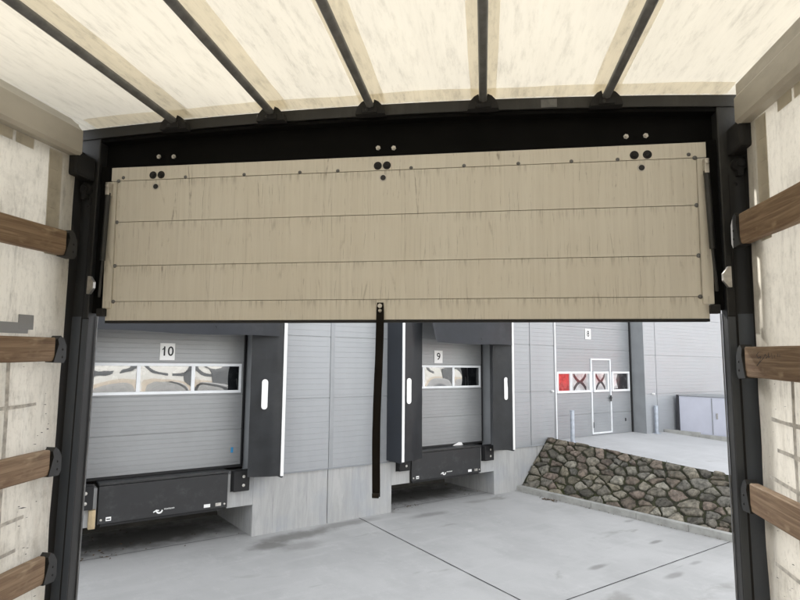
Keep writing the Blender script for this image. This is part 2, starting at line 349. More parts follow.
# ================================================================== THE SETTING
# lower yard: one sheet to the horizon with the joints sunk into it
g = MB(); g.box(-400, 6.21, -400, 1.9, -.3, 0); g.box(6.21, 400, -400, -60, -.3, 0)
struct(build('ground', g, 'yard_concrete'))
j = MB()
def joint(a, b, wd=.012, z=.004):
    a, b = Vector(a), Vector(b); dr = (b-a).normalized(); n_ = Vector((-dr.y, dr.x))
    N = int((b-a).length/.12)+1; L = []; 
    for i in range(N+1):
        p = a+(b-a)*i/N; wv_ = wd*(.75+.5*random.random()); c_ = p+n_*random.uniform(-.0025,.0025)
        L.append((c_+n_*wv_/2, c_-n_*wv_/2))
    V = [(j.b.verts.new((l.x,l.y,z)), j.b.verts.new((r.x,r.y,z))) for l, r in L]
    for i in range(N): j.b.faces.new((V[i][0], V[i][1], V[i+1][1], V[i+1][0]))
joint((1.95,.0),(1.52,-4.72),.016); joint((1.52,-4.72),(1.1,-9.6),.016); joint((-3.7,-4.70),(6.2,-4.70),.014); joint((-9,-4.70),(-3.7,-4.7)); joint((-3.6,0),(-3.7,-4.72)); joint((-9,-9.6),(6.2,-9.6))
for cx_ in (-1.55, 4.085): joint((cx_-1.39,.22),(cx_+1.39,.22),.012)
struct(build('ground_joint', j, 'black_rubber'))
# upper yard: a slab falling gently away from the gate
YZ = lambda w_: 1.045 + .05*w_
up = MB()
up.prism([(.6, YZ(.0)), (.0, YZ(0)), (-8.3, YZ(-8.3)), (-60, -.02), (-60, -.5), (.6, -.5)], 'x', 7.405, 60)
struct(build('upper_yard', up, 'upper_concrete', loc=(20,-4,0)))
# kerb along the foot of the stone slope, cast in lengths
k = MB(); y = 0
for L_ in (1.0,)*9:
    k.box(6.21, 6.335, y-L_+.006, y, -.05, .12, .012); y -= L_
struct(build('kerb', k, 'kerb_concrete', loc=(6.2,-4,0)))
k = MB(); y = -.36
for L_ in (1.0,)*6: k.box(11.85, 11.97, y-L_+.006, y, .4, YZ(y-.5)+.10, .012); y -= L_
struct(build('yard_kerb', k, 'kerb_concrete', loc=(11.9,-3,.9)))
pv = MB(); pv.box(11.975, 20, -7, -.36, .5, 1.0)
struct(build('raised_pavement', pv, 'upper_concrete', loc=(15,-3,.9)))

# ------------------------------------------------------------------ warehouse
WH = thing('warehouse', 'long grey metal-clad warehouse with a bare concrete base and numbered loading doors', 'warehouse', loc=(4,0,0))
C10, C9 = -1.55, 4.085
TOPZ = 8.1
def ribbed(mb, u0, u1, z0, z1, w0, joints, pitch=.098, dep=.0032):
    """sheet-metal panel: fine horizontal ribs and deeper panel joints"""
    ev = []; z = z0+.05
    while z < z1-.02:
        if all(abs(z-jz) > .035 for jz in joints): ev.append((z, .006, dep))
        z += pitch
    ev += [(jz, .009, .014) for jz in joints if z0+.02 < jz < z1-.02]; ev.sort()
    pts = [(w0, z0)]
    for z, h, d_ in ev: pts += [(w0, z-h), (w0+d_, z-h*.6), (w0+d_, z+h*.6), (w0, z+h)]
    pts.append((w0, z1)); mb.strip(pts, 'x', u0, u1)
JZ = [2.24, 3.36, 4.48, 5.6, 6.72, 7.84, 8.96]
cl = MB()
for a, b, zz in [(-26, C10-1.32, .97), (C10+1.32, 1.27, .97), (1.36, 2.36, .97), (2.45, C9-1.32, .97), (C9+1.32, 6.72, .97), (6.745, 7.60, .97), (10.98, 40, .97)]: ribbed(cl, a, b, zz, TOPZ, 0, JZ)
for a, b in ((C10-1.32, C10+1.32), (C9-1.32, C9+1.32)): ribbed(cl, a, b, 4.1, TOPZ, 0, JZ)
ribbed(cl, 7.73, 10.86, 4.9, TOPZ, 0, JZ)
build('wall_cladding', cl, 'cladding', WH, recalc=False)
for a, b in ((1.27,1.36),(2.36,2.45),(6.72,6.745),(7.60,7.645)):
    t = MB(); t.box(a+.002, b-.002, -.012, .03, .95, TOPZ, .003); build('cladding_trim', t, 'trim_grey', WH)
for a, b in ((-26, C10-1.4), (C10+1.4, C9-1.4), (C9+1.4, 7.6)):
    t = MB(); t.prism([(.02,.985),(-.03,.965),(-.03,.957),(.02,.957)], 'x', a, b); build('drip_flashing', t, 'trim_grey', WH)
# concrete base with the recess below each dock
cb = MB()
cb.box(-26, C10-1.4, 0, 1.7, -.2, .955); cb.box(C10+1.4, 1.262, 0, 1.7, -.2, .955, .006); cb.box(1.274, C9-1.4, 0, 1.7, -.2, .955, .006); cb.box(C9+1.4, 6.915, 0, 1.7, -.2, .955, .006)
cb.box(6.925, 7.6, .0, 1.7, -.2, .955); cb.box(7.6, 40, .06, 1.7, -.2, .955)
for c in (C10, C9):
    for s_ in (-1, 1):
        a, b = sorted((c+s_*.955, c+s_*1.4)); cb.box(a, b-.001, 0, .5, .51, 1.05, .006)
build('concrete_base', cb, 'wall_concrete', WH)
for c in (C10, C9):
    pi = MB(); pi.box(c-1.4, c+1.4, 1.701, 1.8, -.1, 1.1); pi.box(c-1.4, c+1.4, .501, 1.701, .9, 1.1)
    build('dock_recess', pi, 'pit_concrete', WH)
bk = MB(); bk.box(-26, 40, 24, 24.3, -.2, TOPZ); bk.box(-26, 40, .05, 24, TOPZ-.25, TOPZ-.1); bk.box(-26.3, -26, .05, 24, -.2, TOPZ); bk.box(40, 40.3, .05, 24, -.2, TOPZ)
bk.box(-26, 40, 2.2, 2.3, 1.1, TOPZ-.3)
build('building_shell', bk, 'interior_dark', WH)
pf = MB(); pf.box(-26, 40, .0, 24, 1.051, 1.12); 
build('warehouse_floor', MB().box(-26, 7.5, .3, 2.15, 1.101, 1.12), 'pit_concrete', WH); pf.b.free()
cap = MB(); cap.box(-26.1, 40.1, -.06, .3, TOPZ, TOPZ+.12); build('parapet_cap', cap, 'trim_grey', WH)
# wing that steps forward to the right of the gate
wg = MB(); ribbed(wg, 11.0, 40, .9, TOPZ, -.36, [2.10, 3.18, 4.3, 5.4, 6.5, 7.6, 8.7]); build('wing_cladding', wg, 'wing_cladding', WH, recalc=False)
wr = MB(); wr.box(10.985, 10.999, -.365, .05, .9, TOPZ); build('wing_return', wr, 'trim_grey', WH)
wt = MB(); wt.box(11.57, 11.60, -.368, -.35, .95, TOPZ); build('cladding_trim', wt, 'trim_grey', WH)
ww = MB(); ww.box(11.0, 40, -.35, -.1, .3, .93); build('concrete_base', ww, 'wall_concrete', WH)
tag(build('wall_fitting', MB().tube((7.50,-.0,2.24),(7.50,-.05,2.24),.028).dome((7.50,-.05,2.24),.028,(0,-1,0)), 'white_plate', loc=(7.5,0,2.24), smooth=True), 'small round white fitting on the cladding just left of the gate with a walk-through door', 'wall fitting')
tag(build('wall_fitting', MB().tube((11.35,-.36,2.10),(11.35,-.42,2.10),.028).dome((11.35,-.42,2.10),.028,(0,-1,0)), 'white_plate', loc=(11.35,-.36,2.1), smooth=True), 'small round white fitting on pale cladding right of the gate, above a bollard', 'wall fitting')

# ------------------------------------------------------------------ loading docks
def slab_profile(mb, u0, u1, z0, z1, w0, joints): ribbed(mb, u0, u1, z0, z1, w0, joints, .075, .0035)
def dock(c, num, extra):
    DW = .22
    d = MB(); slab_profile(d, c-1.27, c+1.24, 1.16, 4.2, DW, [1.75, 2.33, 2.87, 3.42, 3.97])
    door = build('sectional_door', d, 'door_grey', WH, recalc=False)
    s = MB(); s.box(c-1.28, c+1.25, DW-.015, DW+.03, 1.121, 1.16); s.box(c+1.24, c+1.262, DW-.02, DW+.03, 1.161, 4.2); s.box(c-1.292, c-1.27, DW-.02, DW+.03, 1.161, 4.2)
    build('door_seal', s, 'black_rubber', door)
    jb = MB(); jb.box(c+1.3, c+1.34, .0, DW+.05, 1.06, 4.1, .004); jb.box(c-1.34, c-1.3, .0, DW+.05, 1.06, 4.1, .004); jb.box(c-1.34, c+1.34, 0, DW+.05, 4.11, 4.15)
    build('door_jamb', jb, 'trim_grey', WH)
    f = MB(); z0, z1 = 2.36, 2.85; X = [c-1.25, c-.45, c+.385, c+1.20]
    f.box(X[0], X[3], DW-.022, DW+.006, z1-.045, z1, .003); f.box(X[0], X[3], DW-.022, DW+.006, z0, z0+.045, .003)
    f.box(X[0], X[0]+.04, DW-.02, DW+.006, z0+.046, z1-.046); f.box(X[3]-.04, X[3], DW-.02, DW+.006, z0+.046, z1-.046)
    for x in X[1:3]: f.box(x-.028, x+.028, DW-.02, DW+.006, z0+.046, z1-.046)
    build('window_frame', f, 'white_frame', door)
    for i in range(3):
        g1 = MB(); a = X[i]+(.041 if i == 0 else .029); b = X[i+1]-(.041 if i == 2 else .029)
        def P(s_, t_, a=a, b=b, i=i):
            bl = 16*s_*(1-s_)*t_*(1-t_)
            return (a+(b-a)*s_, DW-.006-.006*bl+.0015*math.sin(4*s_+3*t_+i*2+c), z0+.046+(z1-z0-.092)*t_)
        g1.grid(P, 24, 14); build('window_pane', g1, 'pane', door, smooth=True, recalc=False)
        k_ = MB(); k_.box(a-.004, b+.004, DW-.003, DW-.0005, z0+.043, z1-.043)
        build('painted_pane_backing', k_, 'painted_pane_dark' , door)  # dark sheet painted for the unlit interior behind the glass
    px = c-.035; pl = MB(); pl.box(px-.115, px+.115, DW-.012, DW-.001, 2.90, 3.17, .003)
    plate = build('number_plate', pl, 'white_plate', door)
    text('number', num, .21, (px, DW-.0135, 3.035), door, squash=.92 if len(num) > 1 else 1.05)
    if num == '10': build('number_flag', MB().prism([(px-.083,3.075),(px-.083,3.058),(px-.052,3.075),(px-.052,3.10)], 'y', DW-.0152, DW-.0122), 'black_ink', door)
    # shelter
    th = thing('dock_shelter', extra['shelter'], 'dock shelter', loc=(c,0,1.1), group='padded shelters round the dock doors')
    P_ = .5; c0 = c
    for s_ in (-1, 1):
        c = c0+(extra['dx'] if s_ > 0 else 0); cwid = extra['cw'][0 if s_ < 0 else 1]; so_ = c+s_*1.53; si = so_-s_*cwid
        sp = MB(); a, b = sorted((so_-s_*.03, so_)); sp.box(a, b, -P_, -.003, 1.0, 4.6, .004); build('side_panel', sp, 'side_pvc', th)
        cu = MB(); zb = 1.03
        def Q(t_, v_, s_=s_, so_=so_, si=si):
            x = so_+(si-so_)*t_ - s_*0.0; fold = .012*math.sin(7*t_+3*v_)*v_
            return (x, -P_-.012+.20*t_**1.5+fold*.6+.018*noise.noise(Vector((t_*3, v_*5, s_*4+c)))+.005*noise.noise(Vector((t_*9, v_*16, c))), zb+(4.3-zb)*v_)
        cu.grid(Q, 10, 40); bmesh.ops.solidify(cu.b, geom=cu.b.faces[:], thickness=.004)
        cur = build('side_curtain', cu, 'curtain_pvc', th, smooth=True)
        mk = MB(); mx_ = so_ - s_*((.205 if s_ > 0 else .17)+(extra['dx']*.75 if s_ > 0 else 0)); hw = .052; pts = []
        for i in range(13): a_ = math.pi*i/12; pts.append((mx_+hw*math.cos(a_), 2.60-hw+hw*math.sin(a_)))
        for i in range(13): a_ = math.pi+math.pi*i/12; pts.append((mx_+hw*math.cos(a_), 2.11+hw+hw*math.sin(a_)))
        tt = abs(mx_-so_)/cwid; yy = -P_-.012+.20*tt**1.5
        mk.prism(pts, 'y', yy-.024, yy-.012); build('guide_mark', mk, 'white_plate', cur)
        st = MB(); a, b = sorted((so_-s_*.0, so_-s_*.052)); st.box(a, b, -P_-.026, -P_-.008, 1.03, 4.4, .002); build('edge_stripe', st, 'white_plate', th)
    c = c0+extra['dx']/2; hd = MB()
    sag = extra['sag']
    def Hf(t_, v_):
        x = c-1.47+2.94*t_; e_ = max(0, min(1, (t_-.12)/.12)); zb = 3.30 + sag*(1-e_*e_*(3-2*e_)) + .012*math.sin(t_*9)
        z = zb+(4.5-zb)*v_
        cr = .012*noise.noise(Vector((t_*7+v_*3, v_*6, c)))+.005*noise.noise(Vector((t_*22, v_*9, c)))
        bulge = cr+.10*(1-v_)**2*math.sin(math.pi*min(1, t_*1.0)) + .05*math.exp(-((t_-.2)/.08)**2)*(1-v_)
        return (x, -P_-.03-bulge, z)
    hd.grid(Hf, 50, 16); bmesh.ops.solidify(hd.b, geom=hd.b.faces[:], thickness=.004)
    build('header_curtain', hd, 'header_pvc', th, smooth=True)
    tp = MB(); tp.box(c-1.53, c+1.53, -P_-.01, -.003, 4.601, 4.64); build('top_panel', tp, 'side_pvc', th)
    c = c0
    # leveller
    lv = thing('dock_leveller', extra['lev'], 'dock leveller', loc=(c,0,.55), group='dock levellers')
    l = MB(); l.box(c-.945, c+.945, -.055, -.02, .545, 1.075, .005); lip = build('lip_plate', l, 'lip_steel', lv)
    l = MB(); l.box(c-.95, c+.95, -.07, .2, 1.085, 1.119, .004); build('deck_plate', l, 'black_steel', lv)
    l = MB(); l.box(c-.9, c+.9, -.02, .03, .50, .56); build('lower_beam', l, 'black_rubber', lv)
    for q_ in (-.90, .90): build('bolt', MB().dome((c+q_, -.056, .60), .018, (0,-1,0)), 'silver', lip, smooth=True)
    for a, wd, h, mt in ((-.80,.07,.055,'white_plate'),(.62,.10,.05,'white_plate'),(.80,.09,.05,'silver')):
        l = MB(); l.box(c+a-wd/2, c+a+wd/2, -.0575, -.0555, .58, .58+h); build('sticker', l, mt, lip)
    l = MB(); l.box(c-.825, c-.775, -.0585, -.0577, .595, .612); build('sticker_print', l, 'black_ink', lip)
    # maker's emblem: an open crescent with a hook and a line of tiny letters
    l = MB(); pts = []
    for i in range(15): a_ = R(185+i*12.5); pts.append((c-.10+.05*math.cos(a_), .632+.048*math.sin(a_)))
    for i in range(15): a_ = R(360-i*12.5); pts.append((c-.10+.032*math.cos(a_), .640+.032*math.sin(a_)))
    l.prism(pts, 'y', -.058, -.0555); l.prism([(c-.19,.622),(c-.145,.648),(c-.105,.640),(c-.105,.625),(c-.14,.627),(c-.185,.607)], 'y', -.058, -.0556)
    for i in range(7):
        x = c-.03+i*.022; l.box(x, x+.004, -.058, -.0555, .634, .653); l.box(x+.010, x+.014, -.058, -.0555, .634, .653)
        l.box(x+.0042, x+.0098, -.058, -.0555, *((.649,.653), (.634,.638), (.641,.645))[i % 3])
    build('emblem', l, 'white_plate', lip)
    # rubber buffers on the concrete shoulders
    for s_, lab in ((-1, extra['bl']), (1, extra['br'])):
        bc = c+s_*1.155
        b_ = thing('dock_bumper', lab, 'bumper', loc=(bc,0,.77), group='rubber dock bumpers')
        l = MB(); l.box(bc-.135, bc+.135, -.12, -.012, .775, 1.10, .016); pad = build('rubber_block', l, 'black_rubber', b_)
        l = MB(); l.box(bc-.15, bc+.15, -.013, -.002, .765, 1.11); build('back_plate', l, 'black_steel', b_)
        for z_ in (.87, 1.01):
            l = MB(); l.tube((bc+.03,-.118,z_),(bc+.03,-.1225,z_),.024); l.dome((bc+.03,-.1225,z_), .013, (0,-1,0)); build('bolt', l, 'silver', pad, smooth=True)
    return door
d10 = dock(C10, '10', dict(sag=0, dx=.17, cw=(.35,.53), shelter='charcoal dock shelter around the door numbered 10', lev='dark steel leveller lip under the door numbered 10',
    bl='black rubber bumper at the left end of the leveller under door 10', br='square black rubber bumper with two bolts, right of the leveller under door 10'))
d9 = dock(C9, '9', dict(sag=1.0, dx=.0, cw=(.64,.45), shelter='charcoal dock shelter around the door numbered 9, its header flap sagging', lev='dark steel leveller lip between two bumpers, behind and right of the hanging strap',
    bl='black rubber bumper under the left curtain of the shelter at door 9', br='black rubber bumper right of the leveller under door 9'))
build('blue_sticker', MB().box(C10+1.07, C10+1.11, .214, .219, 1.36, 1.45), 'blue_mark', d10)
pb = MB(); pb.box(C10-1.06, C10-.975, -.09, -.002, .50, .76, .006); tag(build('wooden_block', pb, 'board_end_wood', loc=(C10-1.02,0,.5)), 'pale splintered wooden block fixed at the left end of the leveller under door 10', 'wooden block')
sr = MB(); sr.prism([(C9+.33,1.125),(C9+.62,1.122),(C9+.58,1.18),(C9+.50,1.19)], 'y', .16, .175); tag(build('paper_scrap', sr, 'white_plate', loc=(C9+.4,.16,1.12)), 'torn white scrap lying against the foot of door 9', 'scrap')
# dead leaves and grit blown into the recesses
lf = MB(); rl = random.Random(3)
for i in range(170):
    c = rl.choice((C10, C9)); x = c-1.38+abs(rl.gauss(0,.5)) if rl.random() < .6 else c+rl.uniform(-1.35,1.35); y = rl.uniform(.05, 1.6); s_ = rl.uniform(.012,.035); a = rl.uniform(0,6.3)
    V = [lf.b.verts.new((x+s_*math.cos(a+t)*(1 if k % 2 else .5), y+s_*math.sin(a+t)*(1 if k % 2 else .5), .006+rl.uniform(0,.02))) for k, t in enumerate((0,1.6,3.1,4.7))]; lf.b.faces.new(V)
o = build('leaf_litter', lf, 'leaf_litter', loc=(C9,.8,0)); tag(o, 'dead leaves and grit blown under the loading docks', 'leaves'); o['kind'] = 'stuff'
lf = MB()
for i in range(60):
    x, y = 6.08+rl.gauss(0,.035), -1.05+rl.gauss(0,.12); s_ = rl.uniform(.01,.028); a = rl.uniform(0,6.3)
    lf.b.faces.new([lf.b.verts.new((x+s_*math.cos(a+t), y+s_*math.sin(a+t), .006+rl.uniform(0,.012))) for t in (0,1.6,3.1,4.7)])
for i in range(90):
    x, y = 6.17+rl.gauss(0,.02), rl.uniform(-5,0); s_ = rl.uniform(.005,.016); a = rl.uniform(0,6.3)
    lf.b.faces.new([lf.b.verts.new((x+s_*math.cos(a+t), y+s_*math.sin(a+t), .006+rl.uniform(0,.012))) for t in (0,1.6,3.1,4.7)])
o = build('gutter_debris', lf, 'leaf_litter', loc=(6.1,-1,0)); tag(o, 'dark leaf debris in the gutter along the kerb', 'debris'); o['kind'] = 'stuff'

# ------------------------------------------------------------------ ground-level gate with a walk-through door
gt = MB(); GU0, GU1, GW = 7.68, 10.93, .05
slab_profile(gt, GU0, GU1, 1.05, 4.85, GW, [1.62, 2.18, 2.72, 3.30, 3.88, 4.45])
gate = build('sectional_gate', gt, 'gate_grey', WH, recalc=False)
f = MB(); f.box(GU0-.035, GU0, -.01, GW+.03, 1.04, 4.85); build('gate_jamb', f, 'white_frame', gate)
f = MB(); f.box(GU1+.0, GU1+.03, GW-.04, GW+.03, 1.04, 4.85); build('gate_seal', f, 'black_rubber', gate)
Z0, Z1 = 2.20, 2.70
PN = [(7.76,8.24),(8.31,9.03),(9.30,9.82),(10.13,10.80)]
PN = [(7.78,8.23),(8.31,9.04),(9.27,9.83),(10.09,10.79)]
def rectframe(mb, a, b, z0, z1, t, y0, y1):
    mb.box(a, b, y0, y1, z1-t, z1); mb.box(a, b, y0, y1, z0, z0+t); mb.box(a, a+t, y0, y1, z0+t+.001, z1-t-.001); mb.box(b-t, b, y0, y1, z0+t+.001, z1-t-.001)
for i, (a, b) in enumerate(PN):
    f = MB(); rectframe(f, a-.055, b+.055, Z0-.02, Z1+.02, .055, GW-.045, GW+.004); build('window_frame', f, 'white_frame', gate)
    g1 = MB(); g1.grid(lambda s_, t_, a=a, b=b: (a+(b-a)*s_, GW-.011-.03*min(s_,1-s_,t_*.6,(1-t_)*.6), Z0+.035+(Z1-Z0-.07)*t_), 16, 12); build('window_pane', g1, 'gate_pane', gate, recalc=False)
    g2 = MB(); g2.box(a, b, GW-.005, GW-.0005, Z0+.03, Z1-.03); build('painted_pane_backing', g2, ('reflection_red','reflection_pale','reflection_pale','painted_pane_dark')[i], gate)  # gate pane reflections painted in as coloured sheets
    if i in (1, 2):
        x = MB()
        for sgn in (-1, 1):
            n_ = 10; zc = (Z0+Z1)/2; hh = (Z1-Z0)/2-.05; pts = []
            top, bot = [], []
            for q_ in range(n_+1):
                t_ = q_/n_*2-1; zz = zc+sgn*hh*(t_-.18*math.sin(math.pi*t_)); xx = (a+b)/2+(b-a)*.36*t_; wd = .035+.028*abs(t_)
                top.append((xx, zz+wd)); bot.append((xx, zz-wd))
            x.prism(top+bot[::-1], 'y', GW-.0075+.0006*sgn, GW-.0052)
        build('reflection_cross', x, 'painted_pane_dark', gate)  # warped reflection painted in as a dark cross
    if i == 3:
        x = MB(); x.prism([(a+.0,Z0+.04),(a+.24,Z0+.06),(a+.17,Z1-.2),(a+.24,Z1-.05),(a,Z1-.04),(a+.06,Z0+.25)], 'y', GW-.007, GW-.0052); build('reflection_patch', x, 'reflection_pale', gate)  # pale part of the reflection painted in as a flat shape
f = MB(); wa, wb = 9.13, 10.0; rectframe(f, wa, wb, 1.09, 3.06, .036, GW-.028, GW+.002)
wk = build('walkthrough_door_frame', f, 'white_frame', gate)
f = MB(); f.box(9.93, 9.97, GW-.05, GW-.03, 1.92, 2.08, .004); f.box(9.85, 9.97, GW-.075, GW-.05, 2.0, 2.025, .004); f.box(9.16,9.18,GW-.04,GW-.029,1.25,1.40); build('door_handle', f, 'black_ink', gate)
f = MB(); f.box(10.62,10.66,GW-.02,GW-.003,1.36,1.44); build('vent', f, 'dark_edge', gate)
pu, pz = 9.06, 3.71
f = MB(); f.box(pu-.12, pu+.12, GW-.014, GW-.006, pz-.14, pz+.14, .003); build('number_plate', f, 'white_plate', gate)
text('number', '8', .22, (pu, GW-.016, pz), gate)

# ------------------------------------------------------------------ bollards and container
def bollard(u, w_, z, lab):
    h = .74 
    b_ = thing('bollard', lab, 'bollard', loc=(u,w_,z), group='galvanised bollards by the gate')
    t = MB(); t.tube((u,w_,z-.1),(u,w_,z+h),.052,n=24); build('post', t, 'bollard_zinc', b_, smooth=True)
    t = MB(); t.tube((u,w_,z+h+.0005),(u,w_,z+h+.012),.056,.054,n=24); t.dome((u,w_,z+h+.012),.054,(0,0,1),.25,24); build('cap', t, 'bollard_zinc', b_, smooth=True)
    t = MB(); t.tube((u,w_,z-.01),(u,w_,z+.014),.10,n=24); build('base_plate', t, 'bollard_zinc', b_)
bollard(7.78,-.38,YZ(-.38)+.0,'galvanised steel bollard standing in front of the left half of the gate numbered 8')
bollard(11.35,-.45,YZ(-.45),'galvanised steel bollard in front of the pale wall right of the gate')
ct = thing('storage_cabinet', 'pale lavender-white metal cabinet by the warehouse wall behind the kerb', 'cabinet', loc=(13.1,-1.5,.95))
t = MB(); t.box(12.44, 14.2, -2.9, -.52, 1.0, 2.03, .01); bd = build('body', t, 'box_white', ct)
t = MB(); t.box(12.40, 12.47, -.515, -.46, 1.0, 2.06); build('corner_post', t, 'dark_edge', ct)
t = MB(); t.box(12.42, 14.22, -2.92, -.5, 2.0305, 2.05, .004); build('lid', t, 'trim_grey', ct)
t = MB(); t.box(12.425, 12.4395, -1.46, -1.44, 1.02, 2.0); build('door_gap', t, 'trim_grey', bd)
t = MB(); t.box(12.41, 12.4395, -1.60, -1.56, 1.45, 1.6, .004); build('handle', t, 'silver', bd)

# ------------------------------------------------------------------ stone-faced slope
SW = thing('stone_retaining_wall', 'sloping retaining wall of mossy brown rubble stones above the kerb', 'stone wall', loc=(6.8,-4,.6))
LEN = 8.2
def sp(s_, t_, h=0):                               # s_ along the foot, t_ 0 foot .. 1 top
    w_ = -s_; zt = 1.13+.062*w_
    a = Vector((6.335, w_, .05)); b = Vector((7.33+.01*s_, w_, zt))
    n_ = Vector((-(b.z-a.z), 0, b.x-a.x)).normalized()
    return a+(b-a)*t_+n_*h
bed = MB(); bed.grid(lambda a, b: sp(a*LEN, b, .012*noise.noise(Vector((a*40, b*8, 0)))), 120, 24)
bed.b.faces.new([bed.b.verts.new(v) for v in (sp(0,0), sp(0,1), Vector((7.4,0,1.0)), Vector((7.4,0,0)), Vector((6.4,0,0)))])
cp = [sp(0,1), sp(LEN,1), Vector((7.47,-LEN,sp(LEN,1).z-.01)), Vector((7.40,0,sp(0,1).z-.01))]
bed.b.faces.new([bed.b.verts.new(v) for v in cp])
bed.b.faces.new([bed.b.verts.new(v) for v in (cp[3], cp[2], Vector((7.47,-LEN,.3)), Vector((7.40,0,.3)))])
build('mortar_bed', bed, 'moss', SW, recalc=False)
rs = random.Random(11); TH = 1.42; AX = 1.45        # stones lie longer than high
seeds = []
while len(seeds) < 215:
    best, bd2 = None, -1
    dens = None
    for _ in range(5):
        p = (rs.uniform(0, LEN/AX), rs.uniform(0, TH)); sc2 = .6+1.3*(.5+.5*noise.noise(Vector((p[0]*2.4, p[1]*3.1, 4))))
        q2 = min([math.hypot(p[0]-a, p[1]-b) for a, b in seeds] or [9])/sc2**1.3
        if q2 > bd2: best, bd2 = p, q2
    seeds.append(best)
def clip(poly, px, py, nx_, ny_):
    out = []
    for i in range(len(poly)):
        a, b = poly[i], poly[(i+1) % len(poly)]
        da = (a[0]-px)*nx_+(a[1]-py)*ny_; db = (b[0]-px)*nx_+(b[1]-py)*ny_
        if da <= 0: out.append(a)
        if (da < 0) != (db < 0): t = da/(da-db); out.append((a[0]+(b[0]-a[0])*t, a[1]+(b[1]-a[1])*t))
    return out
stn = MB(); tint = []
for i, (x, y) in enumerate(seeds):
    LX = LEN/AX; poly = [(max(0.01,x-.5),max(0.01,y-.5)),(min(LX,x+.5),max(.01,y-.5)),(min(LX,x+.5),min(TH-.005,y+.5)),(max(0.01,x-.5),min(TH-.005,y+.5))]
    for jn, (a, b) in enumerate(seeds):
        if i != jn and (a-x)**2+(b-y)**2 < .8:
            dx, dy = a-x, b-y; L_ = math.hypot(dx, dy); wgt = .5-.0075/L_
            poly = clip(poly, x+dx*wgt, y+dy*wgt, dx/L_, dy/L_)
            if len(poly) < 3: break
    if len(poly) < 3: continue
    poly = [(p[0]*AX, p[1]) for p in poly]
    cx = sum(p[0] for p in poly)/len(poly); cy = sum(p[1] for p in poly)/len(poly)
    for kc in range(2):                             # knock the corners off
        np_ = []
        for q_ in range(len(poly)):
            a, b = poly[q_], poly[(q_+1) % len(poly)]; k1 = rs.uniform(.03,.18) if kc == 0 else rs.uniform(.2,.3)
            np_ += [(a[0]+(b[0]-a[0])*k1, a[1]+(b[1]-a[1])*k1), (b[0]-(b[0]-a[0])*k1, b[1]-(b[1]-a[1])*k1)]
        poly = np_
    poly = [(px+.034*noise.noise(Vector((px*15, py*15, 1))), py+.030*noise.noise(Vector((px*25, py*25, 9)))) for px, py in poly]
    hgt = rs.uniform(.025,.065); tx, ty = rs.uniform(-.09,.09), rs.uniform(-.09,.09)
    sz = max(math.hypot(p[0]-cx, p[1]-cy) for p in poly); shr = rs.uniform(.80,.99)
    rings = []
    for k_, (rr, hh) in enumerate(((1,-.02),(1,hgt*.45),(.93,hgt*.85),(.78,hgt*1.03),(.45,hgt*1.1))):
        ring = []
        for p in poly:
            qx, qy = cx+(p[0]-cx)*rr*shr, cy+(p[1]-cy)*rr*shr
            h_ = hh+(0 if k_ == 0 else (qx-cx)*tx+(qy-cy)*ty+.010*noise.noise(Vector((qx*14, qy*14, i)))+.006*noise.noise(Vector((qx*40, qy*40, i))))
            ring.append(stn.b.verts.new(sp(qx, qy/TH, h_)))
        rings.append(ring)
    nn = len(poly); fs = []
    for A, B in zip(rings, rings[1:]):
        for q_ in range(nn): fs.append(stn.b.faces.new((A[q_], A[(q_+1) % nn], B[(q_+1) % nn], B[q_])))
    ct_ = stn.b.verts.new(sp(cx, cy/TH, hgt*1.1+.006*rs.random()))
    for q_ in range(nn): fs.append(stn.b.faces.new((rings[-1][q_], rings[-1][(q_+1) % nn], ct_)))
    base = rs.choice([(.145,.128,.102),(.160,.148,.122),(.125,.117,.102),(.170,.155,.120),(.135,.112,.092),(.150,.144,.128),(.22,.21,.18),(.145,.118,.10),(.10,.094,.08),(.19,.175,.145)])
    kk = rs.uniform(.75,1.6)
    tint += [(base[0]*kk, base[1]*kk, base[2]*kk, 1)]*len(fs)
stn.b.faces.ensure_lookup_table()
so_ = build('stone_facing', stn, 'stone', SW, recalc=False)
ca = so_.data.color_attributes.new('tint', 'FLOAT_COLOR', 'CORNER')
for p in so_.data.polygons:
    for li in p.loop_indices: ca.data[li].color = tint[p.index]
    p.use_smooth = True
# tufts of grass and moss rooted in the joints near the foot
gr = MB()
for i in range(1500):
    k_ = rs.random()
    if k_ < .45: s0, t0 = .95+rs.gauss(0,.22), abs(rs.gauss(.02,.10))
    elif k_ < .7: s0, t0 = 2.15+rs.gauss(0,.3), abs(rs.gauss(.05,.10))
    else: s0, t0 = rs.uniform(0.1,LEN), rs.uniform(0,1.0)**1.6
    if s0 < .05: continue
    b0 = sp(s0, t0, .005); a = rs.uniform(0,6.3); h_ = rs.uniform(.02,.065); dv = Vector((math.cos(a),math.sin(a),0)); tip = b0+Vector((-.3*h_,0,h_))+dv*h_*.6; sd_ = Vector((-dv.y,dv.x,0))*.004
    gr.b.faces.new([gr.b.verts.new(v) for v in (b0-sd_, b0+sd_, tip)])
o = build('grass_tufts', gr, 'grass', loc=(6.4,-2,.1), recalc=False); tag(o, 'thin dry grass tufts and moss in the joints at the foot of the stone slope', 'grass'); o['kind'] = 'stuff'

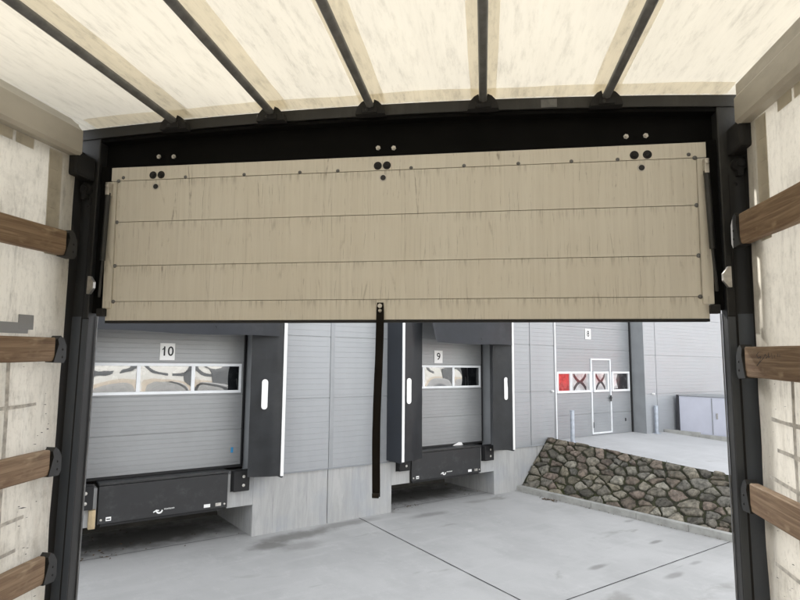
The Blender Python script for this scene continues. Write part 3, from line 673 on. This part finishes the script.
# ------------------------------------------------------------------ unseen hall added across the yard, shaped for the reflections in the door panes
OB = thing('reflection_hall', 'unseen white hall added across the yard for pane reflections, with dark bays and windows', 'hall', loc=(20,-34,0))
t = MB(); t.box(-30, 90, -46, -34, 0, 8.0); build('wall', t, 'white_paint', OB)
t = MB(); t.box(-30, 90, -33.99, -33.9, 0, 1.1); build('plinth', t, 'tan_wall', OB)
for a, b in ((10.2, 17.5), (33.5, 44), (62, 68)):
    t = MB(); t.box(a, b, -33.95, -33.7, 0, 6.2); build('reflection_bay', t, 'window_dark', OB)  # bays added where the pane reflections turn dark
for a in list(range(-28, 9, 4))+[19, 23, 27]+[70,74]:
    t = MB(); t.box(a, a+3.1, -33.97, -33.85, 2.9, 4.0); build('window', t, 'window_dark', OB)
t = MB(); t.box(46, 58, -33.9, -33.6, 0, 5.0); build('reflection_red_door', t, 'reflection_red', OB)  # added to mirror red in the gate panes

# ================================================================== THE TRAILER
T = TRUCK
TRL = thing('curtainside_trailer', 'inside of a curtain-sided trailer with white tarpaulin roof and walls, rear flap hanging half down', 'trailer', frame=T, loc=(0,0,0))
BACK = -8.6
arch = lambda x: 2.612+.038*(1-(x/1.3)**2)
def tb(name, mb, mat, parent=None, smooth=False, recalc=True): return build(name, mb, mat, parent or TRL, frame=T, smooth=smooth, recalc=recalc)
tb('load_floor', MB().box(-1.25,1.25,BACK,.1,-.04,0), 'bounce_floor'); tb('front_wall', MB().box(-1.3,1.3,BACK-.06,BACK-.001,-.04,2.66), 'white_paint')
tb('chassis', MB().box(-.5,-.38,BACK,-.3,-.5,-.041).box(.38,.5,BACK,-.3,-.5,-.041).box(-1.28,1.28,-.02,.14,-.2,-.041), 'black_steel')
for yy in (-4.2, -5.5, -6.8):
    for s_ in (-1, 1):
        tb('wheel', MB().tube((s_*.82,yy,-.78),(s_*1.18,yy,-.78),.5,n=40), 'black_rubber', smooth=True)
# roof sheet
rt = MB()
def RF(a, b):
    x = -1.39+2.78*a; y = .12+(BACK-.12)*b**1.6
    z = arch(x)+.006*noise.noise(Vector((x*4, y*1.2, 0)))+.0035*noise.noise(Vector((x*14, y*3, 5)))
    near = max(0, 1+y/.12) if y < 0 else 1
    return (x, y, z+.012)
rt.grid(RF, 110, 150); roof = tb('roof_tarp', rt, 'roof_tarp', smooth=True, recalc=False)
RX = (-.905, -.478, -.062, .386, .848)
for i, x0 in enumerate(RX):
    bd_ = MB(); hw = (.062,.058,.052,.05,.05)[i]; off = (.012,.012,.008,.0,.0)[i]
    def BF(a, b, x0=x0, hw=hw, off=off):
        y = -.015+(BACK+.03)*b**1.6; wob = .004*noise.noise(Vector((x0*9, y*4, a*3)))
        x = x0+off+(a*2-1)*hw+wob; zz = arch(x)+.006*noise.noise(Vector((x*4, y*1.2, 0)))+.0035*noise.noise(Vector((x*14, y*3, 5)))
        return (x, y, zz+.0065)
    bd_.grid(BF, 6, 150); tb('seam_band', bd_, 'roof_band', roof, smooth=True, recalc=False)
# worn edge band along the rear beam, with a frayed front edge
eb = MB(); NE = 260
rowA, rowB = [], []
for i in range(NE+1):
    x = -1.29+2.58*i/NE; yb = -.085-.012*noise.noise(Vector((x*3,0,0)))
    f_ = max(0, noise.noise(Vector((x*18, 3, 0))))*.012+max(0, noise.noise(Vector((x*70, 8, 0))))*.01
    rowA.append(eb.b.verts.new((x, .0, arch(x)-.001-f_))); rowB.append(eb.b.verts.new((x, yb, arch(x)+.003)))
for i in range(NE): eb.b.faces.new((rowA[i], rowA[i+1], rowB[i+1], rowB[i]))
tb('edge_band', eb, 'roof_band', roof, smooth=True, recalc=False)
# rods that carry the roof sheet, each in a black socket on the rear beam
for i, x0 in enumerate(RX):
    r_ = MB(); N = 24; y1 = -.0; prev = None
    zc = arch(x0)-.024
    pts = [Vector((x0, -.0+(BACK+.1)*k_/N, zc+(.004*math.sin(k_*1.3)))) for k_ in range(N+1)]
    r_.tube((x0, .0, zc), (x0, BACK+.05, zc), .0155, n=18); rod = tb('roof_rod', r_, 'rod_steel', smooth=True)
    s_ = MB(); s_.prism([(x0-.060,zc-.036),(x0-.052,zc-.006),(x0-.034,zc+.014),(x0-.018,zc+.022),(x0-.014,zc+.008),(x0+.014,zc+.008),(x0+.018,zc+.022),(x0+.034,zc+.014),(x0+.052,zc-.006),(x0+.060,zc-.036)], 'y', -.045, -.006)
    s_.box(x0-.03, x0+.03, -.055, -.045, zc-.034, zc-.012, .003)
    tb('rod_socket', s_, 'black_rubber', rod)
    s_ = MB(); s_.dome((x0-.012, -.0555, zc-.024), .006, (0,-1,0)); tb('socket_bolt', s_, 'black_steel', rod, smooth=True)
# rear beam
hb = MB()
xs = [-1.384+2.768*i/30 for i in range(31)]
hb.prism([(x, arch(x)-.004) for x in xs]+[(1.384,2.41),(-1.384,2.41)], 'y', .05, .16)
beam = tb('rear_beam', hb, 'beam_black')
lp = MB(); lp.prism([(x, arch(x)-.008) for x in xs]+[(x, arch(x)-.052) for x in xs[::-1]], 'y', -.006, .052); tb('beam_lip', lp, 'slate_steel')
lp = MB(); lp.prism([(x, arch(x)-.056) for x in xs]+[(x, arch(x)-.068) for x in xs[::-1]], 'y', .004, .051); tb('beam_step', lp, 'beam_black')
for x, z in ((-1.017,2.487),(-.948,2.484),(-.044,2.481),(.021,2.478),(.936,2.481),(1.009,2.481)):
    b_ = MB(); b_.tube((x,.05,z),(x,.045,z),.010,n=6); b_.tube((x,.045,z),(x,.038,z),.0045); tb('bolt', b_, 'silver', beam)
for x in (-.52,.64):                                # bits of grey tape on the lip
    b_ = MB(); b_.box(x-.03,x+.03,-.0085,-.0065,arch(x)-.048,arch(x)-.016); tb('tape_patch', b_, 'rod_steel', beam)
# rear posts
for s_ in (-1, 1):
    def sx(a, b): return sorted((s_*a, s_*b))
    z1 = 2.585
    xi = 1.262 if s_ < 0 else 1.250
    p_ = MB(); a, b = sx(xi, 1.385); p_.box(a, b, .0, .056, -.2, z1, .005)
    post = tb('rear_post', p_, 'slate_steel')
    p_ = MB(); a, b = sx(xi+.06, 1.385); p_.box(a, b, .0565, .15, -.2, z1, .003); tb('outer_leg', p_, 'slate_steel', post)
    p_ = MB(); a, b = sx(xi+.030, xi+.034); p_.box(a, b, -.0012, .001, -.1, 2.3); tb('fold_line', p_, 'black_rubber', post)
    p_ = MB(); a, b = sx(xi-.003, xi-.0005); p_.box(a, b, .048, .056, -.1, 1.79); tb('edge_highlight', p_, 'rod_steel', post)  # highlight along the post edge, put in as a paler strip
    p_ = MB(); a, b = sx(1.335, 1.362); p_.box(a, b, -.17, .0-.001, 0, 2.50); tb('side_flange', p_, 'black_rubber', post)
    p_ = MB(); a, b = sx(1.214, xi-.001); p_.box(a, b, .012, .056, 1.80, 2.44, .003); tb('guide_channel', p_, 'beam_black', post)
    p_ = MB(); a, b = sx(1.28, 1.365); p_.box(a, b, -.12, -.001, 2.37, 2.47, .01); tb('corner_bracket', p_, 'black_rubber', post)
    x = s_*1.315; p_ = MB(); p_.tube((x,-.001,2.335),(x,-.02,2.335),.026,n=20); p_.tube((x,-.02,2.335),(x,-.034,2.335),.013,n=16); p_.box(x-.009,x+.009,-.028,-.002,2.29,2.33); p_.dome((x-s_*.01,-.001,2.265),.007,(0,-1,0)); tb('post_latch', p_, 'black_rubber', post, smooth=True)
    p_ = MB(); x = s_*1.246
    p_.prism([(x-.016,1.955),(x-.006,1.955),(x+.012,1.93),(x+.012,1.905),(x-.004,1.88),(x-.016,1.88)] if s_ < 0 else [(x+.016,1.955),(x+.006,1.955),(x-.012,1.93),(x-.012,1.905),(x+.004,1.88),(x+.016,1.88)], 'y', -.03, -.014)
    tb('catch', p_, 'silver', post)
    # scraped paint and rust freckles, small raised flakes
    p_ = MB(); rr = random.Random(5+s_)
    for i in range(26):
        zc = rr.gauss(.85,.10) if i < 20 else rr.uniform(.7,2.0); x = s_*(1.380-abs(rr.gauss(0,.012))); a = .004+.007*rr.random()
        p_.b.faces.new([p_.b.verts.new((x+a*math.cos(t)*rr.uniform(.5,1.2), -.0012, zc+a*math.sin(t)*rr.uniform(.5,1.6))) for t in (0,1.2,2.4,3.7,5)])
    p_.box(s_*1.262-.0001, s_*1.262+s_*.08 if s_ > 0 else s_*1.262+.0001, -.0015, -.0008, 1.66, 1.663) if s_ > 0 else p_.box(-1.345, -1.264, -.0015, -.0008, 1.66, 1.663)
    tb('scratches', p_, 'rail_alu', post, recalc=False)
    p_ = MB(); a, b = sx(xi+.002, xi+.028); p_.box(a, b, -.0035, -.0005, -.15, 1.775, .001); a, b = sx(xi+.036, 1.384); p_.box(a, b, -.0035, -.0005, -.15, 1.785, .001); tb('lit_plate', p_, 'slate_lit', post)  # brighter, reflecting lower post painted in as a paler plate
    p_ = MB(); a, b = sx(xi+.001, xi+.04); p_.box(a, b, -.002, -.0006, -.15, 1.78); tb('plate_gap', p_, 'black_rubber', post)
    for ch in [post]+list(post.children):
        for v in ch.data.vertices: v.co.x += s_*(2.3-v.co.z)*(.030 if s_ < 0 else .012)*(1 if v.co.z < 2.3 else 0)
# cant rails
for s_ in (-1, 1):
    p_ = MB(); yb = -.105
    prof = [(s_*1.27,2.462),(s_*1.27,2.555),(s_*1.325,2.612),(s_*1.36,2.612),(s_*1.36,2.45),(s_*1.283,2.45)] if s_ < 0 else [(s_*1.27,2.462),(s_*1.27,2.545),(s_*1.278,2.556),(s_*1.278,2.598),(s_*1.36,2.60),(s_*1.36,2.45),(s_*1.283,2.45)]
    p_.prism(prof, 'y', BACK, yb); tb('cant_rail', p_, 'rail_alu')
# side sheets
def side(s_):
    X = s_*1.315
    def wob(y, z):
        d_ = .008*noise.noise(Vector((y*2.2, z*1.0, s_*3)))+.010*noise.noise(Vector((y*7+z*.8, z*.7, 4+s_)))*max(.2, 1.7-z*.8)+.013*noise.noise(Vector((y*15+z*2.2, z*1.1, 9)))*max(0, 1.75-z)
        return d_+.0025*noise.noise(Vector((y*22, z*5, 7)))
    m_ = MB()
    yr = (lambda z: -.145+.065*z/2.4) if s_ < 0 else (lambda z: -.08)
    def SF(a, b):
        z = -.15+(2.60+.15)*b; y0 = yr(z); y = y0+(BACK-y0)*a**1.9
        return (X+s_*abs(wob(y, z))*.8, y, z)
    m_.grid(SF, 170, 110); sh = tb('side_curtain', m_, 'side_tarp', smooth=True, recalc=False)
    # reinforcing band down the rear edge and along the top, with square welds
    b_ = MB(); b_.box(*sorted((s_*1.3100, s_*1.3115)), -.235, -.165, 2.02, 2.44); tb('edge_band', b_, 'side_band', sh)
    b_ = MB()
    zc = 2.05
    while zc < 2.42: b_.box(*sorted((s_*1.3082, s_*1.3092)), -.232, -.188, zc, zc+.062); zc += .078
    tb('weld_patch', b_, 'side_band', sh); b_ = MB()
    yc = -.32
    while yc > -3: b_.box(*sorted((s_*1.3082, s_*1.3092)), yc-.085, yc, 2.405, 2.445); yc -= .10
    tb('weld_patch', b_, 'side_band', sh)
    # shadows of outer straps on the lower half, put in as grey strips
    rr = random.Random(2+s_)
    ys = (-.33,-.47,-.78,-1.1,-1.42,-1.75) if s_ > 0 else (-.38,-.62,-.9,-1.2,-1.5)
    for y0 in ys:
        b_ = MB(); n_ = 26; pts = []
        for k_ in range(n_+1):
            z = .05+(1.62-.05)*k_/n_; pts.append((y0+.012*noise.noise(Vector((z*2, y0*5, 1))), z))
        L = [b_.b.verts.new((s_*1.3045, p[0]-.009, p[1])) for p in pts]; Rr = [b_.b.verts.new((s_*1.3045, p[0]+.009, p[1])) for p in pts]
        for k_ in range(n_): b_.b.faces.new((L[k_], Rr[k_], Rr[k_+1], L[k_+1]))
        tb('strap_shadow', b_, 'shadow_grey', sh, recalc=False)
    for z0, y1 in (((1.44,-.24),(1.03,-.27),(.92,-.30),(.64,-.24),(.30,-.2)) if s_ < 0 else ((1.43,-.19),(1.33,-.22),(1.24,-.16),(.97,-.17),(.86,-.2),(.5,-.2))):
        b_ = MB(); n_ = 30; L = []; 
        for k_ in range(n_+1):
            y = y1-(2.2)*k_/n_; z = z0+.012*noise.noise(Vector((y*3, z0*7, 1)))+.02*(y-y1)*rr.uniform(.9,1.1); hw = .0055*(1.2+.5*noise.noise(Vector((y*8,z0,2))))
            L.append((b_.b.verts.new((s_*1.3030, y, z-hw)), b_.b.verts.new((s_*1.3030, y, z+hw))))
        for k_ in range(n_): b_.b.faces.new((L[k_][0], L[k_][1], L[k_+1][1], L[k_+1][0]))
        tb('grid_shadow', b_, 'shadow_grey', sh, recalc=False)  # level lines of the grid shadow, drawn as thin grey strips
    # black scuff streaks near the rear edge
    b_ = MB()
    for i in range(26):
        z = rr.choice((rr.uniform(.85,1.15), rr.uniform(1.2,1.6), rr.uniform(.7,.95))); y = -.16-abs(rr.gauss(0,.07)); ln = rr.uniform(.004,.02)*(3 if i % 13 == 0 else 1); h_ = rr.uniform(.0006,.0018)*(2.0 if i % 13 == 0 else 1)
        b_.b.faces.new([b_.b.verts.new(v) for v in ((s_*1.3025,y,z),(s_*1.3025,y-ln*.5,z-h_+ln*.1),(s_*1.3025,y-ln,z+ln*.15),(s_*1.3025,y-ln*.4,z+h_+ln*.08))])
    tb('scuff_marks', b_, 'black_ink', sh, recalc=False)
    return sh
lc = side(-1); rc = side(1)
b_ = MB(); b_.box(-1.309,-1.304,-.52,-.30,1.705,1.745); b_.box(-1.3092,-1.3035,-.345,-.275,1.72,1.775,.002); tb('tape_patch', b_, 'trim_grey', lc)
# pockets that hold the boards
def pocket(s_, z0, z1, ye):
    a, b = sorted((s_*1.262, s_*1.30)); p_ = MB()
    zc = (z0+z1)/2; hh = (z1-z0)/2+.003
    pts = [(ye-.012, zc-hh), (ye+.042, zc-hh-.004), (ye+.054, zc-hh+.012), (ye+.054, zc+hh-.035), (ye+.038, zc+hh-.008), (ye+.02, zc+hh+.004), (ye+.006, zc+hh-.01), (ye+.012, zc+.02)]
    p_.prism([(p[0], p[1]) for p in pts], 'x', a, b); o = tb('board_pocket', p_, 'slate_steel')
    for q_ in (0, -.03): tb('bolt', MB().dome((s_*1.262, ye+.034, zc+q_), .005, (-s_,0,0)), 'black_rubber', o, smooth=True)
def board(s_, z0, z1, ye, lab, split=0):
    pocket(s_, z0, z1, ye)
    m_ = MB(); rr = random.Random(int(z0*100)+s_); N = 60
    prof = []
    for k_ in range(N+1):
        y = ye-.002+(-3.55)*k_/N
        e = .0018*noise.noise(Vector((y*6, z0, 1))); e2 = .0018*noise.noise(Vector((y*5, z1, 3)))
        prof.append((y, z0+e, z1+e2))
    rings = []
    xi, xo = s_*1.268, s_*1.296; bv = .004
    for y, a, b in prof:
        rings.append([m_.b.verts.new(v) for v in ((xi,y,a+bv),(xi,y,b-bv),(xi+s_*bv,y,b),(xo,y,b),(xo,y,a),(xi+s_*bv,y,a))])
    for A, B in zip(rings, rings[1:]):
        for q_ in range(6): m_.b.faces.new((A[q_], A[(q_+1) % 6], B[(q_+1) % 6], B[q_]))
    m_.b.faces.new(rings[0]); m_.b.faces.new(rings[-1][::-1])
    o = build('side_board', m_, 'board_wood', frame=T, loc=(s_*1.28, ye, z0)); tag(o, lab, 'board', 'wooden boards along the trailer walls'); return o
board(-1, 2.02, 2.12, -.17, 'topmost brown wooden board on the left tarpaulin wall, just under the roof rail')
board(-1, 1.60, 1.693, -.20, 'second board from the top on the left wall, under the grey tape strip')
board(-1, 1.165, 1.262, -.195, 'paler wooden board third from the top on the left wall, between the creased white sections')
board(-1, .765, .865, -.19, 'lowest visible wooden board on the left wall, in the bottom left corner')
board(1, 2.022, 2.130, -.105, 'topmost brown wooden board on the right tarpaulin wall, rising towards the viewer')
sb = board(1, 1.562, 1.666, -.10, 'middle wooden board on the right wall with a scribbled black pen mark')
board(1, 1.11, 1.206, -.09, 'lower wooden board on the right tarpaulin wall, sloping down to the corner')
# pen scribble on the middle right board
sc_ = MB()
def stroke(pts):
    for (a, b), (c_, d_) in zip(pts, pts[1:]):
        v = Vector((0, c_-a, d_-b)); n_ = Vector((0,-v.z,v.y)).normalized()*.0011
        P0, P1 = Vector((1.2676,a,b)), Vector((1.2676,c_,d_)); sc_.b.faces.new([sc_.b.verts.new(p) for p in (P0-n_,P0+n_,P1+n_,P1-n_)])
W = lambda a, b: (-.185-a*.16, 1.60+b*.055)
stroke([W(.12,.85),W(.03,.7),W(.1,.5),W(.22,.62),W(.16,.3),W(.02,.05),W(.18,.3),W(.34,.55)])
stroke([W(.34,.55),W(.4,.75),W(.45,.6),W(.42,.5),W(.52,.62),W(.55,.85),W(.53,.55),W(.6,.62)]); stroke([W(.66,.8),W(.68,.5)]); stroke([W(.78,.7),W(.76,.55)]); stroke([W(.9,.78),W(.9,.6)]); stroke([W(.98,.75),W(.97,.6)])
build('pen_scribble', sc_, 'black_ink', sb, frame=T, recalc=False)
# the rear flap: four aluminium planks in a riveted frame
seams = [1.848, 2.000, 2.188, 2.368]
fl = MB(); fl.box(-1.172, 1.172, .004, .026, 1.77, 2.43)
flap = tb('rear_flap', fl, 'flap_alu')
zs = [1.768]+seams+[2.428]
for i in range(5):
    a, b = zs[i]+(.0012 if i else 0), zs[i+1]-.0012
    x0, x1 = (-1.20, 1.196) if i == 0 else ((-1.2, 1.206) if i == 4 else (-1.170, 1.170))
    pl = MB(); pl.box(x0, x1, -.006, .0035, a, b, .0006); tb('flap_plank', pl, 'flap_alu', flap)
for s_ in (-1, 1):
    pl = MB(); a, b = sorted((s_*1.1725, s_*1.212)); pl.box(a, b, -.012, .0035, 1.82, 2.364, .002); tb('flap_edge', pl, 'flap_alu', flap)
    x = s_*1.1715; pl = MB(); pl.box(x-.0012, x+.0012, -.0125, -.0065, 1.85, 2.36); tb('flap_joint', pl, 'rail_alu', flap)
pl = MB(); pl.box(-1.2, 1.196, -.008, .03, 1.757, 1.7675, .002); tb('bottom_seal', pl, 'black_rubber', flap)
for z in seams:
    for s_ in (-1, 1):
        pl = MB(); pl.dome((s_*(1.166), -.006, z), .0085, (0,-1,0), .7); tb('rivet', pl, 'rod_steel', flap, smooth=True)
for x in (-1.145,-.86,-.60,-.36,-.2,.1,.31,.52,.72,.89,1.145):
    pl = MB(); pl.dome((x, -.006, 2.374+.008*(abs(x) > 1.1)), .0075, (0,-1,0), .7); tb('rivet', pl, 'rod_steel', flap, smooth=True)
for x in (-1.008,-.971,-.035,.002,.951,.998):
    z = 2.388
    pl = MB(); pl.tube((x,-.0062,z),(x,-.0072,z),.0165,n=20); pl.tube((x,-.0072,z),(x,-.012,z),.010,.007,n=16); tb('lock_hole', pl, 'black_rubber', flap, smooth=True)
for x in (-.995,-.014,.975):
    z = 2.338
    pl = MB(); pl.tube((x,-.0062,z),(x,-.0070,z),.0155,n=20); ho = tb('hole_rim', pl, 'silver', flap)
    pl = MB(); pl.tube((x+.001,-.0071,z),(x+.001,-.0078,z),.011,n=20); tb('hole', pl, 'black_ink', flap)
# gas struts beside the flap
for s_ in (-1, 1):
    A, B, Cc = (s_*1.196,-.03,2.31), (s_*1.204,-.035,2.02), (s_*1.214,-.032,1.865)
    g_ = MB(); g_.tube(A, B, .0105, n=16); st = tb('gas_strut', g_, 'black_steel', smooth=True)
    g_ = MB(); g_.tube(B, Cc, .0052, n=12); tb('strut_rod', g_, 'black_steel', st, smooth=True)
    g_ = MB(); g_.box(s_*1.195-.008, s_*1.195+.008, -.042, -.014, 2.30, 2.355, .003); g_.dome((s_*1.195,-.042,2.34), .008, (0,-1,0)); tb('strut_mount', g_, 'silver', st)
    g_ = MB(); g_.box(s_*1.21-.016, s_*1.21+.016, -.03, .002, 1.785, 1.818, .004); tb('hinge_block', g_, 'black_rubber', st)
# pull strap
ps = MB(); N = 40; L = []
for k_ in range(N+1):
    t_ = k_/N; z = 1.835-.745*t_; x = -.020-.012*t_+.002*math.sin(t_*7); hw = .0155*(1+.06*noise.noise(Vector((t_*9,1,1))))*(1 if t_ > .04 else .8+5*t_)
    tw = .25*math.sin(t_*3.2); y = -.012-.01*math.sin(t_*math.pi)*1.2
    L.append([(x-hw*math.cos(tw), y-hw*math.sin(tw)), (x+hw*math.cos(tw), y+hw*math.sin(tw)), z])
F = [(ps.b.verts.new((a[0],a[1],z)), ps.b.verts.new((b[0],b[1],z))) for a, b, z in L]
for k_ in range(N): ps.b.faces.new((F[k_][0], F[k_][1], F[k_+1][1], F[k_+1][0]))
bmesh.ops.solidify(ps.b, geom=ps.b.faces[:], thickness=.003)
ps.box(-.046,-.019,-.022,-.012,1.086,1.105,.003)
PS = thing('pull_strap', 'long black webbing pull strap riveted to the bottom plank of the rear flap', 'strap', frame=T, loc=(-.02,-.01,1.83))
build('webbing', ps, 'pull_webbing', PS, frame=T)
pr = MB(); pr.tube((-.021,-.013,1.822),(-.021,-.0175,1.822),.0085,n=18); pr.tube((-.021,-.0176,1.822),(-.021,-.019,1.822),.004,n=12); build('rivet', pr, 'silver', PS, frame=T, smooth=True)
pr = MB(); pr.dome((-.021,-.0135,1.803), .0075, (0,-1,0), .6); build('rivet', pr, 'silver', PS, frame=T, smooth=True)
